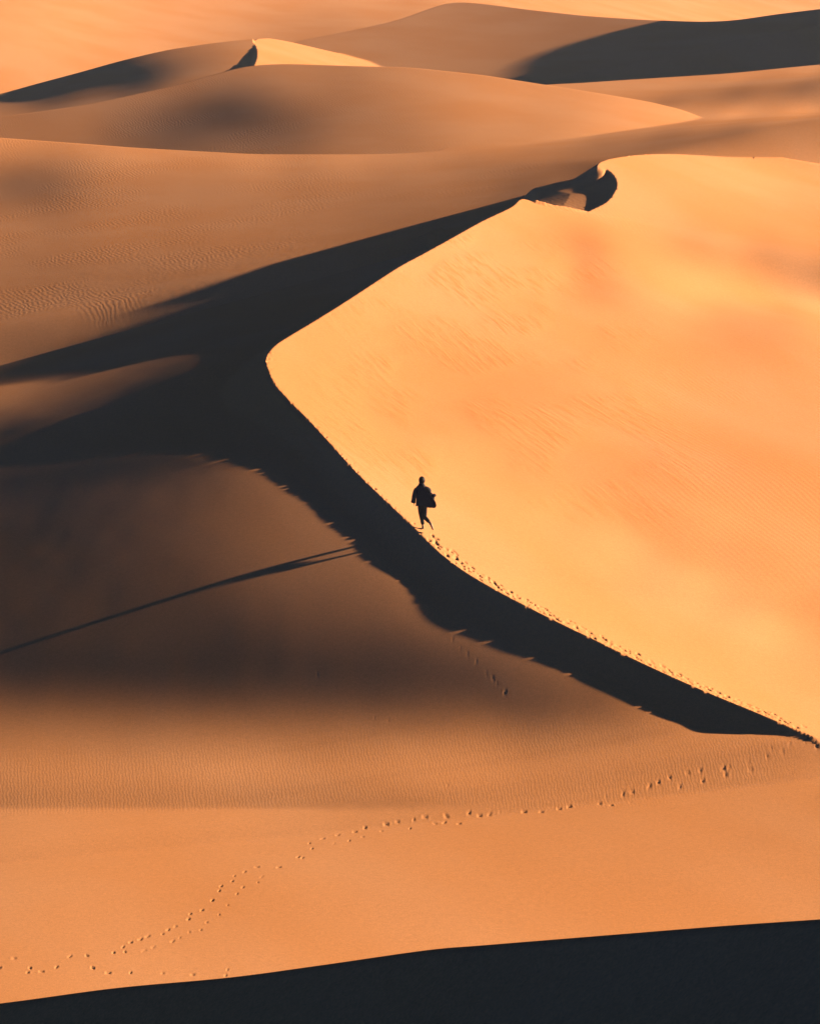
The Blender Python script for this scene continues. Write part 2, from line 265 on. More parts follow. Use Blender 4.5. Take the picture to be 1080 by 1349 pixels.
HILL_O = Walk([(640,125,380.000),(640,112,388.000),(640,60,424.000),(640,5,466.000),(640,-20,486)],
 [(500,60,0.180),(600,40,0.166),(700,60,0.137),(800,60,0.115),(640,85,0.151),(450,62,0.194),(850,45,0.115),(760,80,0.101),(560,20,0.180),(680,25,0.144),(700,95,0.108),(900,45,0.122),(1000,60,0.122),(1050,40,0.122),(400,60,0.194),(540,90,0.173)], (70, 60)).skyline(
 [(300,90),(360,66),(392,54),(451,43),(525,27),(570,10),(590,3),(600,2),(640,5),(690,12),(772,21),(847,26),(924,29),(969,27),(1013,20),(1078,12),(1200,0)], 385, 500)
HILL_N = Walk([(296,112,352),(296,98,362),(296,75,384),(296,54,403),(296,40,416)],
 [(150,100,-.012),(60,125,-.01),(100,112,-.015),(200,88,.0),(120,141,.13),(20,146,.13),(230,113,.12),(250,80,.1),(300,63,.2),(280,75,.14),(220,98,.03),(180,118,.03),(60,140,.07),(250,70,.14),(200,78,.06),(260,95,.12)], (30, 50)).skyline(
 [(-150,160),(0,124),(50,110),(100,97),(160,80),(220,66),(280,57),(335,51),(360,51)], 352, 430)
NC = resample(np.array([at_y(334,53,403), at_y(335,57,398), at_y(338,66,386), at_y(338,76,374), at_y(334,86,362), at_y(325,98,352)]), .6)
HILL_NB = Walk([(331,44,418),(333,50,410),(335,57,398),(338,66,386),(338,76,374),(334,86,362),(325,98,352)],
 [(360,65,.6),(400,65,.6),(350,78,.58),(420,78,.6),(480,83,.57),(560,95,.5)], (36, 4), .5).skyline(
 [(325,52),(335,51),(360,51.5),(388,54),(433,67),(488,78),(536,89)], 366, 430)
BACK = Walk([(6,340,-15),(7,380,-11),(8,430,-5),(9,455,-2.2),(9.5,480,-1.2),(11,540,-.8),(13,700,0),(17,980,1)],
 [(100,30,.48),(60,60,.46),(200,80,.38),(30,108,.42),(130,70,.43),(300,25,.35),(450,18,.27),(480,5,.33),(350,38,.28),(250,45,.36),(700,5,.5),(900,12,.55),(1000,8,.55),(640,2,.45),(20,10,.46),(200,10,.42),(400,3,.33),(550,3,.3)], (130, 150), 1.5, 1.3)
def far_ground(x, y):
    e = np.abs(x)/y; z = BACK.raw(x, y); z = z*(1-smooth(.16, .3, e))*(1-smooth(700, 900, y))
    dy = np.maximum(np.maximum(392-y, y-433), 0); z = smax(z, 21-.66*(np.sqrt((x-92)**2+dy**2+9)-3), 1.0)
    n = HILL_N(x, y); nb = HILL_NB(x, y); d = np.full(x.shape, 1e9); zc = np.zeros(x.shape); xc = np.interp(y, NC[::-1, 1], NC[::-1, 0]); k = (y > 340) & (y < 430) & (np.abs(x+20) < 25)
    xs, ys_ = x[k], y[k]; dd = np.full(xs.shape, 1e9); zz = np.zeros(xs.shape)
    for a in NC:
        q = (xs-a[0])**2+(ys_-a[1])**2; m = q < dd; dd = np.where(m, q, dd); zz = np.where(m, a[2], zz)
    d[k] = np.sqrt(dd); zc[k] = zz
    n = np.where(x > xc, np.maximum(nb, n-1.6), np.maximum(n, zc-.65*d))
    for h in (n, HILL_M(x, y), HILL_O(x, y)): z = smax(z, h, .15)
    return z
U_ = np.arange(-120, 1201, 12.0); V_ = np.interp(U_, [o[0] for o in F_OUT], [o[1] for o in F_OUT]); x_, y_ = hit(FL, U_, V_, 240, 372, 500)
k_ = np.hanning(9); k_ /= k_.sum(); y_ = np.convolve(np.pad(y_, 4, 'edge'), k_, 'valid'); F_a = ray(U_, V_)[:, 0]/ray(U_, V_)[:, 1]; F_y = y_

# ------------------------------------------------------------------ whole terrain
POLY = np.concatenate([CR[:, :2], [[45, 216], [90, 200], [90, 80], [40, 88]]])
def inside(x, y):
    c = np.zeros(x.shape, bool); P = POLY; n = len(P)
    for i in range(n):
        (x1, y1), (x2, y2) = P[i], P[(i+1) % n]
        if y1 == y2: continue
        m = (y1 > y) != (y2 > y)
        if m.any(): c[m] ^= (x[m] < (x2-x1)*(y[m]-y1)/(y2-y1)+x1)
    return c
def near_crest(x, y, step=2):
    P = CR[::step]; best = np.full(x.shape, 1e9); zc = np.zeros(x.shape); late = np.zeros(x.shape, int)
    for i in range(len(P)-1):
        a, b = P[i], P[i+1]; d = b-a; L2 = d[0]**2+d[1]**2
        t = np.clip(((x-a[0])*d[0]+(y-a[1])*d[1])/L2, 0, 1)
        q = (x-a[0]-t*d[0])**2+(y-a[1]-t*d[1])**2; m = q < best
        best = np.where(m, q, best); zc = np.where(m, a[2]+t*d[2], zc); late[m] = i*step
    return np.sqrt(best), zc, late
def terrain(x, y):
    z = np.zeros(x.shape)
    edge = np.abs(x)/np.maximum(y, 1)
    a = x/np.maximum(y, 1); yc = np.interp(a, F_a, F_y)
    f = np.zeros(x.shape); k = (y > 45) & (y < 430); f[k] = FL(x[k], y[k])
    f = f*(1-smooth(.17, .3, edge))*smooth(45, 60, y); over = np.maximum(y-yc, 0); k = (over > 0) & (y < 420); f[k] = FL((x*yc/np.maximum(y, 1))[k], yc[k]); f = f-.35*over**2/(over+2.5)
    k = (y > 262) & (y < 1000); g = np.full(x.shape, -60.0); g[k] = far_ground(x[k], y[k]); g[y >= 1000] = 0
    z = np.where(y > 262, smax(f, g, .1), f); f = z
    m = (y > 85) & (y < 262) & (x > -45) & (x < 95)
    xi, yi = x[m], y[m]; d, zc, late = near_crest(xi, yi); ins = inside(xi, yi)
    w = W(xi, yi); e = xi/yi; w = w+(-1-w)*smooth(.16, .24, e)
    fi = f[m]
    # the hollow behind the saddle between the two dunes: its floor hugs the curved crest
    h = (xi > 0) & (xi < 15) & (yi > 178) & (yi < 212) & ~ins; P = CR[TOP:TIP+1:2]; D2 = (xi[h][:, None]-P[None, :, 0])**2+(yi[h][:, None]-P[None, :, 1])**2
    zb_ = (P[None, :, 2]/(D2+.04)).sum(1)/(1/(D2+.04)).sum(1); dm = np.sqrt(D2.min(1)); wq = smooth(QB-.3, QB+1.2, to_q(xi[h], yi[h]))*smooth(9.5, 5, dm)*smooth(15.5, 14, xi[h])*smooth(6.2, 8.2, xi[h])
    fl = zb_-np.minimum(.62*dm, .32+.115*dm-.32*np.exp(-dm/.6)+.1*np.maximum(dm-3, 0)); fi = fi.copy(); fi[h] = fi[h]+(fl-fi[h])*wq
    lee = np.where((late >= TOP-1) & (d < 18), smax(fi, zc-.65*d, .12), fi)
    z = z.copy(); z[m] = np.where(ins, w, np.where(late >= TIP+2, np.minimum(lee, zc+.02+1.2*d), np.minimum(lee, zc+.02+.3*d)))
    return z

def lattice(x, y, seed):
    """smooth random relief, one bump per unit"""
    ix = np.floor(x).astype(np.int64); iy = np.floor(y).astype(np.int64); fx = x-ix; fy = y-iy
    def h(a, b):
        n = (a*374761393+b*668265263+seed*974711) & 0x7fffffff; n = ((n ^ (n >> 13))*1274126177) & 0x7fffffff; return ((n ^ (n >> 16)) & 0xffff)/65535.0-.5
    fx = fx*fx*fx*(fx*(fx*6-15)+10); fy = fy*fy*fy*(fy*(fy*6-15)+10)
    return (h(ix, iy)*(1-fx)+h(ix+1, iy)*fx)*(1-fy)+(h(ix, iy+1)*(1-fx)+h(ix+1, iy+1)*fx)*fy
def ground_at(u, v):
    """where the sight line through a point of the photograph meets the ground"""
    d = ray(u, v); y = np.linspace(70, 240, 1700); x = d[0]/d[1]*y; zr = H+d[2]/d[1]*y; f = zr-terrain(x, y); k = int(np.argmax(f < 0)); k = max(k, 1)
    t = f[k-1]/max(f[k-1]-f[k], 1e-9); yy = y[k-1]+t*(y[k]-y[k-1]); return d[0]/d[1]*yy, yy
PRINTS = []                                                                        # x, y, heading, length, depth
def trail(pts, off, sc_, length=.3, depth=.05):
    P = [ground_at(off[0]+a*sc_, off[1]+b*sc_) for a, b in pts]
    for i, p in enumerate(P):
        q = P[min(i+1, len(P)-1)]; r = P[max(i-1, 0)]; PRINTS.append((p[0], p[1], math.atan2(q[1]-r[1], q[0]-r[0]), length*rng.uniform(.8, 1.15), depth*rng.uniform(.6, 1.1)))
trail([(0,530),(38,505),(80,530),(75,543),(110,540),(150,528),(185,500),(230,498),(245,530),(285,543),(345,543),(300,490),(325,475),(345,463),(370,455),(390,447),(430,440),(443,430),(463,421),(497,402),(502,388),(533,378),(560,352),(578,327),(583,315),(612,302),(618,288),(645,277),(678,264),(735,265),(785,238),(797,240),(822,216),(815,202),(850,190),(890,180),(935,172),(963,160),(1017,152),(1047,145)], (0,1010), .5)
trail([(680,305),(690,290),(640,318),(625,335),(600,365),(578,390),(545,410),(530,430),(500,435),(475,450),(455,460),(405,475),(380,485),(330,488),(430,545),(510,547),(550,525),(600,535),(595,550),(920,195),(880,203),(955,185),(1005,170)], (0,1010), .5, .26, .035)
trail([(0,163),(10,140),(40,133),(65,150),(90,148),(95,130),(130,150),(155,122),(183,130),(210,125),(235,122),(300,120),(345,120),(392,112),(420,105),(500,97),(517,83),(530,102),(560,72),(585,66),(630,52),(653,42),(683,28),(730,17),(765,10),(770,38),(710,52),(825,3),(830,20),(895,8)], (540,1010), .5)
trail([(660,75),(620,85),(580,95),(80,88),(103,70),(115,30),(100,50),(75,20)], (540,1010), .5, .2, .02)
trail([(960,1010),(985,1005),(1010,996),(1015,985),(1040,979),(1060,978),(1030,990),(1075,985)], (0,0), 1, .24, .03)
trail([(560,545),(650,650),(690,680),(720,715),(745,735),(775,760),(810,800),(835,820),(850,840),(875,873),(878,866),(635,893),(465,968),(415,962),(212,805),(655,640),(600,600)], (340,590), .3704, .22, .012)
U_CR, V_CR = project(CR[:, 0], CR[:, 1], CR[:, 2]); TAN = np.gradient(CR[:, :2], axis=0); TAN /= np.linalg.norm(TAN, axis=1)[:, None]; ARC = np.concatenate([[0], np.cumsum(np.linalg.norm(np.diff(CR[:, :2], axis=0), axis=1))])
def crest_prints(v0, v1, step, lo, hi, length, depth, n_=1):
    k = np.where((np.arange(len(CR)) < TOP) & (V_CR < v0) & (V_CR > v1))[0]; a, b = ARC[k[0]], ARC[k[-1]]
    for _ in range(n_):
        s_ = a+rng.uniform(0, step)
        while s_ < b:
            x, y = np.interp(s_, ARC, CR[:, 0]), np.interp(s_, ARC, CR[:, 1]); tx, ty = np.interp(s_, ARC, TAN[:, 0]), np.interp(s_, ARC, TAN[:, 1]); o = rng.uniform(lo, hi)
            PRINTS.append((x+ty*o, y-tx*o, math.atan2(ty, tx)+rng.normal(0, .25), length*rng.uniform(.7, 1.2), depth*rng.uniform(.5, 1.2))); s_ += step*rng.uniform(.6, 1.5)
crest_prints(968, 702, .36, .15, .8, .36, .085, 4)                                   # the way the walker came
crest_prints(968, 702, .7, -.05, .15, .36, .055)
crest_prints(695, 462, .55, -.08, .12, .36, .065)                                     # older steps right on the edge
crest_prints(695, 462, 1.6, .1, .4, .28, .045)
crest_prints(440, 330, 1.5, .0, .5, .28, .05)
crest_prints(330, 285, 4, .1, .4, .26, .04)
def footprints(X, Y, Z, ys, az):
    for px, py, hd, ln_, dp in PRINTS:
        i0, i1 = np.searchsorted(ys, [py-.6, py+.6]); j0, j1 = np.searchsorted(az, [px/py-.6/py, px/py+.6/py])
        q = (slice(max(i0, 0), i1), slice(max(j0, 0), j1)); dx, dy = X[q]-px, Y[q]-py; c, s_ = math.cos(hd), math.sin(hd)
        a, b = (dx*c+dy*s_)/(ln_*.33), (-dx*s_+dy*c)/(ln_*.17); r = np.sqrt(a*a+b*b)
        Z[q] += -.6*dp*(1-smooth(.55, 1.1, r))+.1*dp*np.exp(-((r-1.35)/.28)**2)
def relief(X, Y):
    """low swells and pock marks too small for the survey"""
    r = np.zeros(X.shape); k = (Y > 60) & (Y < 300); x, y = X[k], Y[k]
    n1 = lattice(x/2.3+7, y/3.1, 3)*.005+lattice(x/.9, y/1.3+5, 5)*.002
    rough = smooth(150, 165, y)*(1-smooth(205, 225, y))*(1-smooth(-2, 6, x))
    n1 += rough*(lattice(x/.55, y/1.1, 9)*.003+lattice(x/.3+3, y/.6, 11)*.004)*smooth(-.05, .2, lattice(x/9, y/14, 13)+.12)
    r[k] = n1; return r
def sheet(name, ys, az):
    Y, A = np.meshgrid(ys, az, indexing='ij'); X = A*Y; Z = terrain(X, Y)
    # put a line of vertices exactly on the crest so that it is a clean edge
    cy = np.gradient(Y, axis=0); cx = np.gradient(X, axis=1); P = CR; best = np.full(X.shape, .52); NX, NY, NZ = X.copy(), Y.copy(), Z.copy()
    F2 = np.linspace(0, len(CR)-1, int(len(CR)*9)); P = np.stack([np.interp(F2, range(len(CR)), CR[:, k]) for k in range(3)], -1)
    for a in P:
        i0, i1 = np.searchsorted(ys, [a[1]-.35, a[1]+.35]); t = a[0]/a[1]; w_ = .3/a[1]; j0, j1 = np.searchsorted(az, [t-w_, t+w_])
        q = (slice(max(i0-1, 0), i1+1), slice(max(j0-1, 0), j1+1))
        m = np.maximum(np.abs(X[q]-a[0])/cx[q], np.abs(Y[q]-a[1])/cy[q]); k = m < best[q]
        best[q] = np.where(k, m, best[q]); NX[q] = np.where(k, a[0], NX[q]); NY[q] = np.where(k, a[1], NY[q]); NZ[q] = np.where(k, a[2], NZ[q])
    X, Y, Z = NX, NY, NZ; Z = Z+relief(X, Y); footprints(X, Y, Z, ys, az)
    return grid_mesh(name, X, Y, Z)
def grid_mesh(name, X, Y, Z):
    nr, nc = X.shape; me = bpy.data.meshes.new(name)
    co = np.stack([X, Y, Z], -1).reshape(-1, 3).astype(np.float32)
    i = np.arange(nr*nc).reshape(nr, nc)
    q = np.stack([i[:-1, :-1], i[:-1, 1:], i[1:, 1:], i[1:, :-1]], -1).reshape(-1, 4).astype(np.int32)
    me.vertices.add(len(co)); me.vertices.foreach_set('co', co.ravel())
    me.loops.add(q.size); me.loops.foreach_set('vertex_index', q.ravel())
    me.polygons.add(len(q)); me.polygons.foreach_set('loop_start', np.arange(0, q.size, 4, dtype=np.int32))
    me.polygons.foreach_set('use_smooth', np.ones(len(q), bool))
    me.update(calc_edges=True); o = bpy.data.objects.new(name, me); sc.collection.objects.link(o); return o

def sand_material(name):
    m = bpy.data.materials.new(name); m.use_nodes = True; nt = m.node_tree; b = nt.nodes['Principled BSDF']; N = nt.nodes.new; Lk = nt.links.new
    b.inputs['Roughness'].default_value = 1; b.inputs['Specular IOR Level'].default_value = 0
    geo = N('ShaderNodeNewGeometry')
    def mapped(rot, scale):
        mp = N('ShaderNodeMapping'); mp.vector_type = 'TEXTURE'; mp.inputs['Rotation'].default_value = (0, 0, rot); mp.inputs['Scale'].default_value = scale; Lk(geo.outputs['Position'], mp.inputs['Vector']); return mp.outputs[0]
    def noise(vec, scale, detail=2, rough=.5, dist=0):
        n = N('ShaderNodeTexNoise'); n.inputs['Scale'].default_value = scale; n.inputs['Detail'].default_value = detail; n.inputs['Roughness'].default_value = rough; n.inputs['Distortion'].default_value = dist; Lk(vec, n.inputs['Vector']); return n.outputs[0]
    def math_(op, a, b_=None, c=None):
        n = N('ShaderNodeMath'); n.operation = op
        for k, v in enumerate((a, b_, c)):
            if v is None: continue
            if isinstance(v, (int, float)): n.inputs[k].default_value = v
            else: Lk(v, n.inputs[k])
        return n.outputs[0]
    def ramp(v, lo, hi, a=0.0, b_=1.0):
        n = N('ShaderNodeMapRange'); n.interpolation_type = 'SMOOTHSTEP'; Lk(v, n.inputs[0]); n.inputs[1].default_value = lo; n.inputs[2].default_value = hi; n.inputs[3].default_value = a; n.inputs[4].default_value = b_; return n.outputs[0]
    sep = N('ShaderNodeSeparateXYZ'); Lk(geo.outputs['Position'], sep.inputs[0]); px, py = sep.outputs[0], sep.outputs[1]
    flat = mapped(0, (1, 1, 1))
    # colour: broad drifts of paler and redder sand, then grain
    big = noise(mapped(.5, (9, 22, 9)), 1, 3); streak = noise(mapped(STREAK, (2.2, .3, 1)), 1, 4, .65); grain = noise(flat, 26, 2, .7); grain2 = noise(flat, 7, 3, .65)
    mix = N('ShaderNodeMix'); mix.data_type = 'RGBA'; mix.inputs[6].default_value = (.55, .231, .087, 1); mix.inputs[7].default_value = (.575, .264, .118, 1); Lk(ramp(big, .3, .7), mix.inputs[0])
    val = math_('ADD', math_('MULTIPLY', math_('SUBTRACT', grain, .5), .7), math_('MULTIPLY', math_('SUBTRACT', grain2, .5), .3))
    sm = math_('MULTIPLY', math_('MULTIPLY', ramp(px, -8, 0), ramp(px, 9, 15, 1, 0)), math_('MULTIPLY', ramp(py, 116, 126), ramp(py, 165, 182, 1, 0))); sm = math_('MULTIPLY', sm, ramp(noise(mapped(STREAK, (14, 6, 1)), 1, 1), .42, .6))
    red = N('ShaderNodeMix'); red.data_type = 'RGBA'; red.inputs[7].default_value = (.55, .205, .07, 1); Lk(mix.outputs[2], red.inputs[6]); Lk(math_('MULTIPLY', math_('MULTIPLY', ramp(streak, .46, .64), sm), .8), red.inputs[0])
    hsv = N('ShaderNodeHueSaturation'); Lk(red.outputs[2], hsv.inputs['Color']); Lk(math_('ADD', val, 1.0), hsv.inputs['Value']); Lk(hsv.outputs[0], b.inputs['Base Color'])
    # relief: wind ripples in patches, long streaks on the windward face
    def wave(rot, wl, dist, ds):
        w = N('ShaderNodeTexWave'); w.wave_type = 'BANDS'; w.bands_direction = 'X'; w.wave_profile = 'SIN'; Lk(mapped(rot, (1, 1, 1)), w.inputs['Vector'])
        w.inputs['Scale'].default_value = 2*math.pi/(20*wl); w.inputs['Distortion'].default_value = dist; w.inputs['Detail'].default_value = 2; w.inputs['Detail Scale'].default_value = ds; return w.outputs['Fac']
    plain = math_('MULTIPLY', ramp(py, STEP_Y-.15, STEP_Y+.25), ramp(py, 101.5, 105.5, 1, 0)); plain = math_('MULTIPLY', plain, ramp(px, 12.0, 15.5, 1, 0))
    face = math_('MULTIPLY', math_('MULTIPLY', ramp(px, 7, 14), ramp(py, 110, 128)), ramp(py, 150, 175, 1, 0))
    valley = math_('MULTIPLY', ramp(py, 160, 185), math_('MULTIPLY', ramp(noise(flat, .09, 2), .42, .62), ramp(px, 12, 20, 1, .15)))
    h = math_('MULTIPLY', math_('MULTIPLY', wave(.12, .125, 7, 1.5), plain), .0016)
    h = math_('ADD', h, math_('MULTIPLY', math_('MULTIPLY', wave(STREAK+math.pi/2, .3, 4, .6), face), .0035))
    h = math_('ADD', h, math_('MULTIPLY', math_('MULTIPLY', wave(.3, .32, 9, .8), valley), .0055))
    h = math_('ADD', h, math_('MULTIPLY', wave(-.1, .13, 8, 1.5), .00012))
    h = math_('ADD', h, math_('MULTIPLY', math_('MULTIPLY', streak, sm), .036))
    graze = math_('MULTIPLY', math_('MULTIPLY', ramp(px, 6, 10, 1, 0), ramp(py, 103, 106)), ramp(py, 140, 150, 1, 0))
    h = math_('ADD', h, math_('MULTIPLY', math_('MULTIPLY', noise(flat, 9, 4, .75), ramp(graze, 0, 1, 1, .25)), .0032))
    bm = N('ShaderNodeBump'); bm.inputs['Strength'].default_value = 1; bm.inputs['Distance'].default_value = 1; Lk(h, bm.inputs['Height']); Lk(bm.outputs[0], b.inputs['Normal'])
    return m
STEP_Y = .5*(ground_at(150, 1065)[1]+ground_at(450, 1069)[1])
p0, p1 = ground_at(560, 500), ground_at(700, 590); STREAK = math.atan2(p1[1]-p0[1], p1[0]-p0[0])   # the wind's line down the sunlit face
SAND = sand_material('sand')

n = Q
az = np.concatenate([np.linspace(-.6, -.145, 40, endpoint=False), np.linspace(-.145, .145, int(900*n)), np.linspace(.145, .6, 41)[1:]])
def rows(*segs):
    return np.concatenate([np.arange(a, b, s/n) for a, b, s in segs])
ys = rows((40, 66, .5), (66, 128, .085), (128, 200, .14), (200, 300, .3), (300, 520, .5), (520, 700, 2), (700, 1500, 20), (1500, 3200, 100))
ground = sheet('sand_dunes', ys, az); ground['kind'] = 'structure'; ground.data.materials.append(SAND)

# ------------------------------------------------------------------ foreground dune whose shaded side faces the camera
FC = np.array([(-700,1400,44),(-200,1345,40.5),(0,1322,38.5),(150,1302,36.8),(300,1288,35),(420,1272,33.4),(560,1252,31.8),(640,1245,30.8),(800,1232,29),(950,1220,27.2),(1080,1211,25.8),(1300,1195,23.5),(1700,1170,20)])
fc = resample(np.array([at_y(*r) for r in FC]), .12)
tn = np.gradient(fc[:, :2], axis=0); tn /= np.linalg.norm(tn, axis=1)[:, None]
T = np.concatenate([np.linspace(-16, 0, int(160*n)), np.linspace(0, 30, int(160*n))[1:]])          # minus: the slip face towards the camera
XX = fc[None, :, 0]-tn[None, :, 1]*T[:, None]; YY = fc[None, :, 1]+tn[None, :, 0]*T[:, None]
ZZ = fc[None, :, 2]-.64*np.abs(T[:, None])
fd = grid_mesh('foreground_dune', XX, YY, ZZ); fd['kind'] = 'structure'; fd.data.materials.append(SAND)

# ------------------------------------------------------------------ the walker on the crest
import bmesh
from mathutils import Vector
def plain(name, col, rough=.9):
    m = bpy.data.materials.new(name); m.use_nodes = True; b = m.node_tree.nodes['Principled BSDF']; b.inputs['Roughness'].default_value = rough; b.inputs['Specular IOR Level'].default_value = .15
    n = m.node_tree.nodes.new('ShaderNodeTexNoise'); n.inputs['Scale'].default_value = 22; n.inputs['Detail'].default_value = 4
    r = m.node_tree.nodes.new('ShaderNodeMix'); r.data_type = 'RGBA'; r.inputs[6].default_value = (*[c*.8 for c in col], 1); r.inputs[7].default_value = (*[c*1.2 for c in col], 1)
    m.node_tree.links.new(n.outputs[0], r.inputs[0]); m.node_tree.links.new(r.outputs[2], b.inputs['Base Color']); return m
SKIN = plain('skin', (.42, .2, .11), .6); CLOTH = plain('dark_cloth', (.036, .032, .036)); TROUSER = plain('trouser_cloth', (.014, .014, .018)); HAIR = plain('hair', (.012, .009, .008), .6)
def skin_body(name, joints, links, mat, sub=2, parent=None, root='pelvis'):
    """one continuous skinned surface over a skeleton: joints name -> (x, y, z, radius[, radius2])"""
    names = list(joints); me = bpy.data.meshes.new(name); me.from_pydata([joints[k][:3] for k in names], [(names.index(p), names.index(q)) for p, q in links], []); o = bpy.data.objects.new(name, me); sc.collection.objects.link(o)
    sk = o.modifiers.new('skin', 'SKIN'); sk.use_smooth_shade = True
    for i, k in enumerate(names):
        r = joints[k][3]; me.skin_vertices[0].data[i].radius = (r, joints[k][4] if len(joints[k]) > 4 else r); me.skin_vertices[0].data[i].use_root = (k == root)
    ss = o.modifiers.new('subdivision', 'SUBSURF'); ss.levels = sub; ss.render_levels = sub
    dg = bpy.context.evaluated_depsgraph_get(); dg.update(); m2 = bpy.data.meshes.new_from_object(o.evaluated_get(dg)); o.modifiers.clear(); o.data = m2; m2.name = name
    m2.materials.clear(); m2.materials.append(mat); m2.polygons.foreach_set('use_smooth', [True]*len(m2.polygons))
    if parent: o.parent = parent
    return o
# local frame: x to the right of the picture, y away from the camera (the way the walker goes), z up; metres; the planted foot at the origin
J = {'pelvis': (-.04, .02, .98, .13, .10), 'waist': (-.06, .03, 1.14, .125, .095), 'chest': (-.07, .05, 1.40, .155, .105), 'collar': (-.07, .05, 1.60, .09, .07), 'neck': (-.065, .06, 1.70, .07), 'skull': (-.055, .07, 1.86, .1, .115),
 'nose': (-.058, .2, 1.85, .016), 'ear_a': (-.165, .07, 1.86, .016), 'ear_b': (.055, .07, 1.86, .016),
 'sh_a': (-.25, .04, 1.57, .058), 'el_a': (-.325, -.02, 1.29, .043), 'wr_a': (-.335, .06, 1.06, .03), 'palm_a': (-.335, .075, .99, .034, .018),
 'sh_b': (.11, .04, 1.57, .058), 'el_b': (.37, -.06, 1.33, .043), 'wr_b': (.27, .10, 1.16, .03), 'palm_b': (.22, .14, 1.12, .034, .018),
 'hip_a': (-.12, .03, .90, .095), 'kn_a': (-.075, .09, .50, .06), 'an_a': (0, 0, .10, .042), 'heel_a': (0, -.05, .04, .035), 'ball_a': (-.03, .11, .035, .036, .026), 'toe_a': (-.045, .19, .025, .026, .018),
 'hip_b': (.05, .0, .90, .095), 'kn_b': (.045, .04, .48, .06), 'an_b': (.265, -.30, .31, .045), 'heel_b': (.31, -.335, .33, .055), 'ball_b': (.35, -.33, .15, .065, .045), 'toe_b': (.36, -.30, .06, .05, .035)}
LK = [('pelvis','waist'),('waist','chest'),('chest','collar'),('collar','neck'),('neck','skull'),('skull','nose'),('skull','ear_a'),('skull','ear_b'),('collar','sh_a'),('sh_a','el_a'),('el_a','wr_a'),('wr_a','palm_a'),('collar','sh_b'),('sh_b','el_b'),('el_b','wr_b'),('wr_b','palm_b'),
 ('pelvis','hip_a'),('hip_a','kn_a'),('kn_a','an_a'),('an_a','heel_a'),('an_a','ball_a'),('ball_a','toe_a'),('pelvis','hip_b'),('hip_b','kn_b'),('kn_b','an_b'),('an_b','heel_b'),('an_b','ball_b'),('ball_b','toe_b')]
for sd, (px_, py_, pz_), (dx_, dy_, dz_), (ax_, ay_, az_) in (('a', J['palm_a'][:3], (0, .25, -.95), (.1, .9, .2)), ('b', J['palm_b'][:3], (-.7, .6, -.35), (.5, .5, .5))):
    for i, (of, ln_) in enumerate(((-.030, .062), (-.010, .075), (.010, .082), (.030, .074))):
        b0 = (px_+dx_*.03+ax_*of, py_+dy_*.03+ay_*of, pz_+dz_*.03+az_*of); b1 = tuple(b0[k]+(dx_, dy_, dz_)[k]*ln_*.55 for k in range(3)); b2 = (b1[0]+dx_*ln_*.4+(.018 if sd == 'a' else 0), b1[1]+dy_*ln_*.4, b1[2]+dz_*ln_*.4)
        for j, p in enumerate((b0, b1, b2)): J['f%s%d%d' % (sd, i, j)] = (*p, .0095-.001*j)
        LK += [('palm_'+sd, 'f%s%d0' % (sd, i)), ('f%s%d0' % (sd, i), 'f%s%d1' % (sd, i)), ('f%s%d1' % (sd, i), 'f%s%d2' % (sd, i))]
    t0 = (px_+ax_*.038, py_+ay_*.038, pz_+az_*.038+.01); t1 = (t0[0]+dx_*.035+ax_*.015, t0[1]+dy_*.035+ay_*.015, t0[2]+dz_*.035); J['t%s0' % sd] = (*t0, .011); J['t%s1' % sd] = (*t1, .009); LK += [('palm_'+sd, 't%s0' % sd), ('t%s0' % sd, 't%s1' % sd)]
body = skin_body('person', J, LK, SKIN)
# trousers, rolled above the ankles
TJ = {'pelvis': (-.04, .02, .99, .155, .125), 'belt': (-.045, .025, 1.08, .15, .12), 'hip_a': (-.115, .03, .89, .118), 'mid_a': (-.095, .06, .70, .108), 'kn_a': (-.07, .09, .50, .09), 'cuff_a': (-.012, .02, .17, .07),
 'hip_b': (.045, .0, .89, .118), 'mid_b': (.045, .03, .70, .108), 'kn_b': (.045, .04, .48, .09), 'cuff_b': (.22, -.24, .345, .072)}
trousers = skin_body('trousers', TJ, [('pelvis','belt'),('pelvis','hip_a'),('hip_a','mid_a'),('mid_a','kn_a'),('kn_a','cuff_a'),('pelvis','hip_b'),('hip_b','mid_b'),('mid_b','kn_b'),('kn_b','cuff_b')], TROUSER, 2, body)
# hair
bm = bmesh.new(); bmesh.ops.create_uvsphere(bm, u_segments=24, v_segments=16, radius=1)
for v in list(bm.verts):
    if v.co.z < -.9 or (v.co.y > .35 and v.co.z < .35): bm.verts.remove(v)
for v in bm.verts: k = 1+.05*math.sin(9*v.co.x)*math.cos(7*v.co.y); v.co = Vector((-.055+v.co.x*.118*k, .055+v.co.y*.132*k, 1.875+v.co.z*.145*k))
me = bpy.data.meshes.new('hair'); bm.to_mesh(me); bm.free(); hair = bpy.data.objects.new('hair', me); sc.collection.objects.link(hair); hair.parent = body; me.materials.append(HAIR); me.polygons.foreach_set('use_smooth', [True]*len(me.polygons))
hm = hair.modifiers.new('thick', 'SOLIDIFY'); hm.thickness = .012
# open jacket: a lofted shell that flares in the wind to the right, with two sleeves
def loft(bm, rings, closed_ends=True):
    R = [[bm.verts.new(p) for p in r] for r in rings]; n_ = len(R[0])
    for r0, r1 in zip(R, R[1:]):
        for i in range(n_): bm.faces.new((r0[i], r0[(i+1) % n_], r1[(i+1) % n_], r1[i]))
    if closed_ends: bm.faces.new(R[0][::-1]); bm.faces.new(R[-1])
bm = bmesh.new(); n_ = 28; rings = []
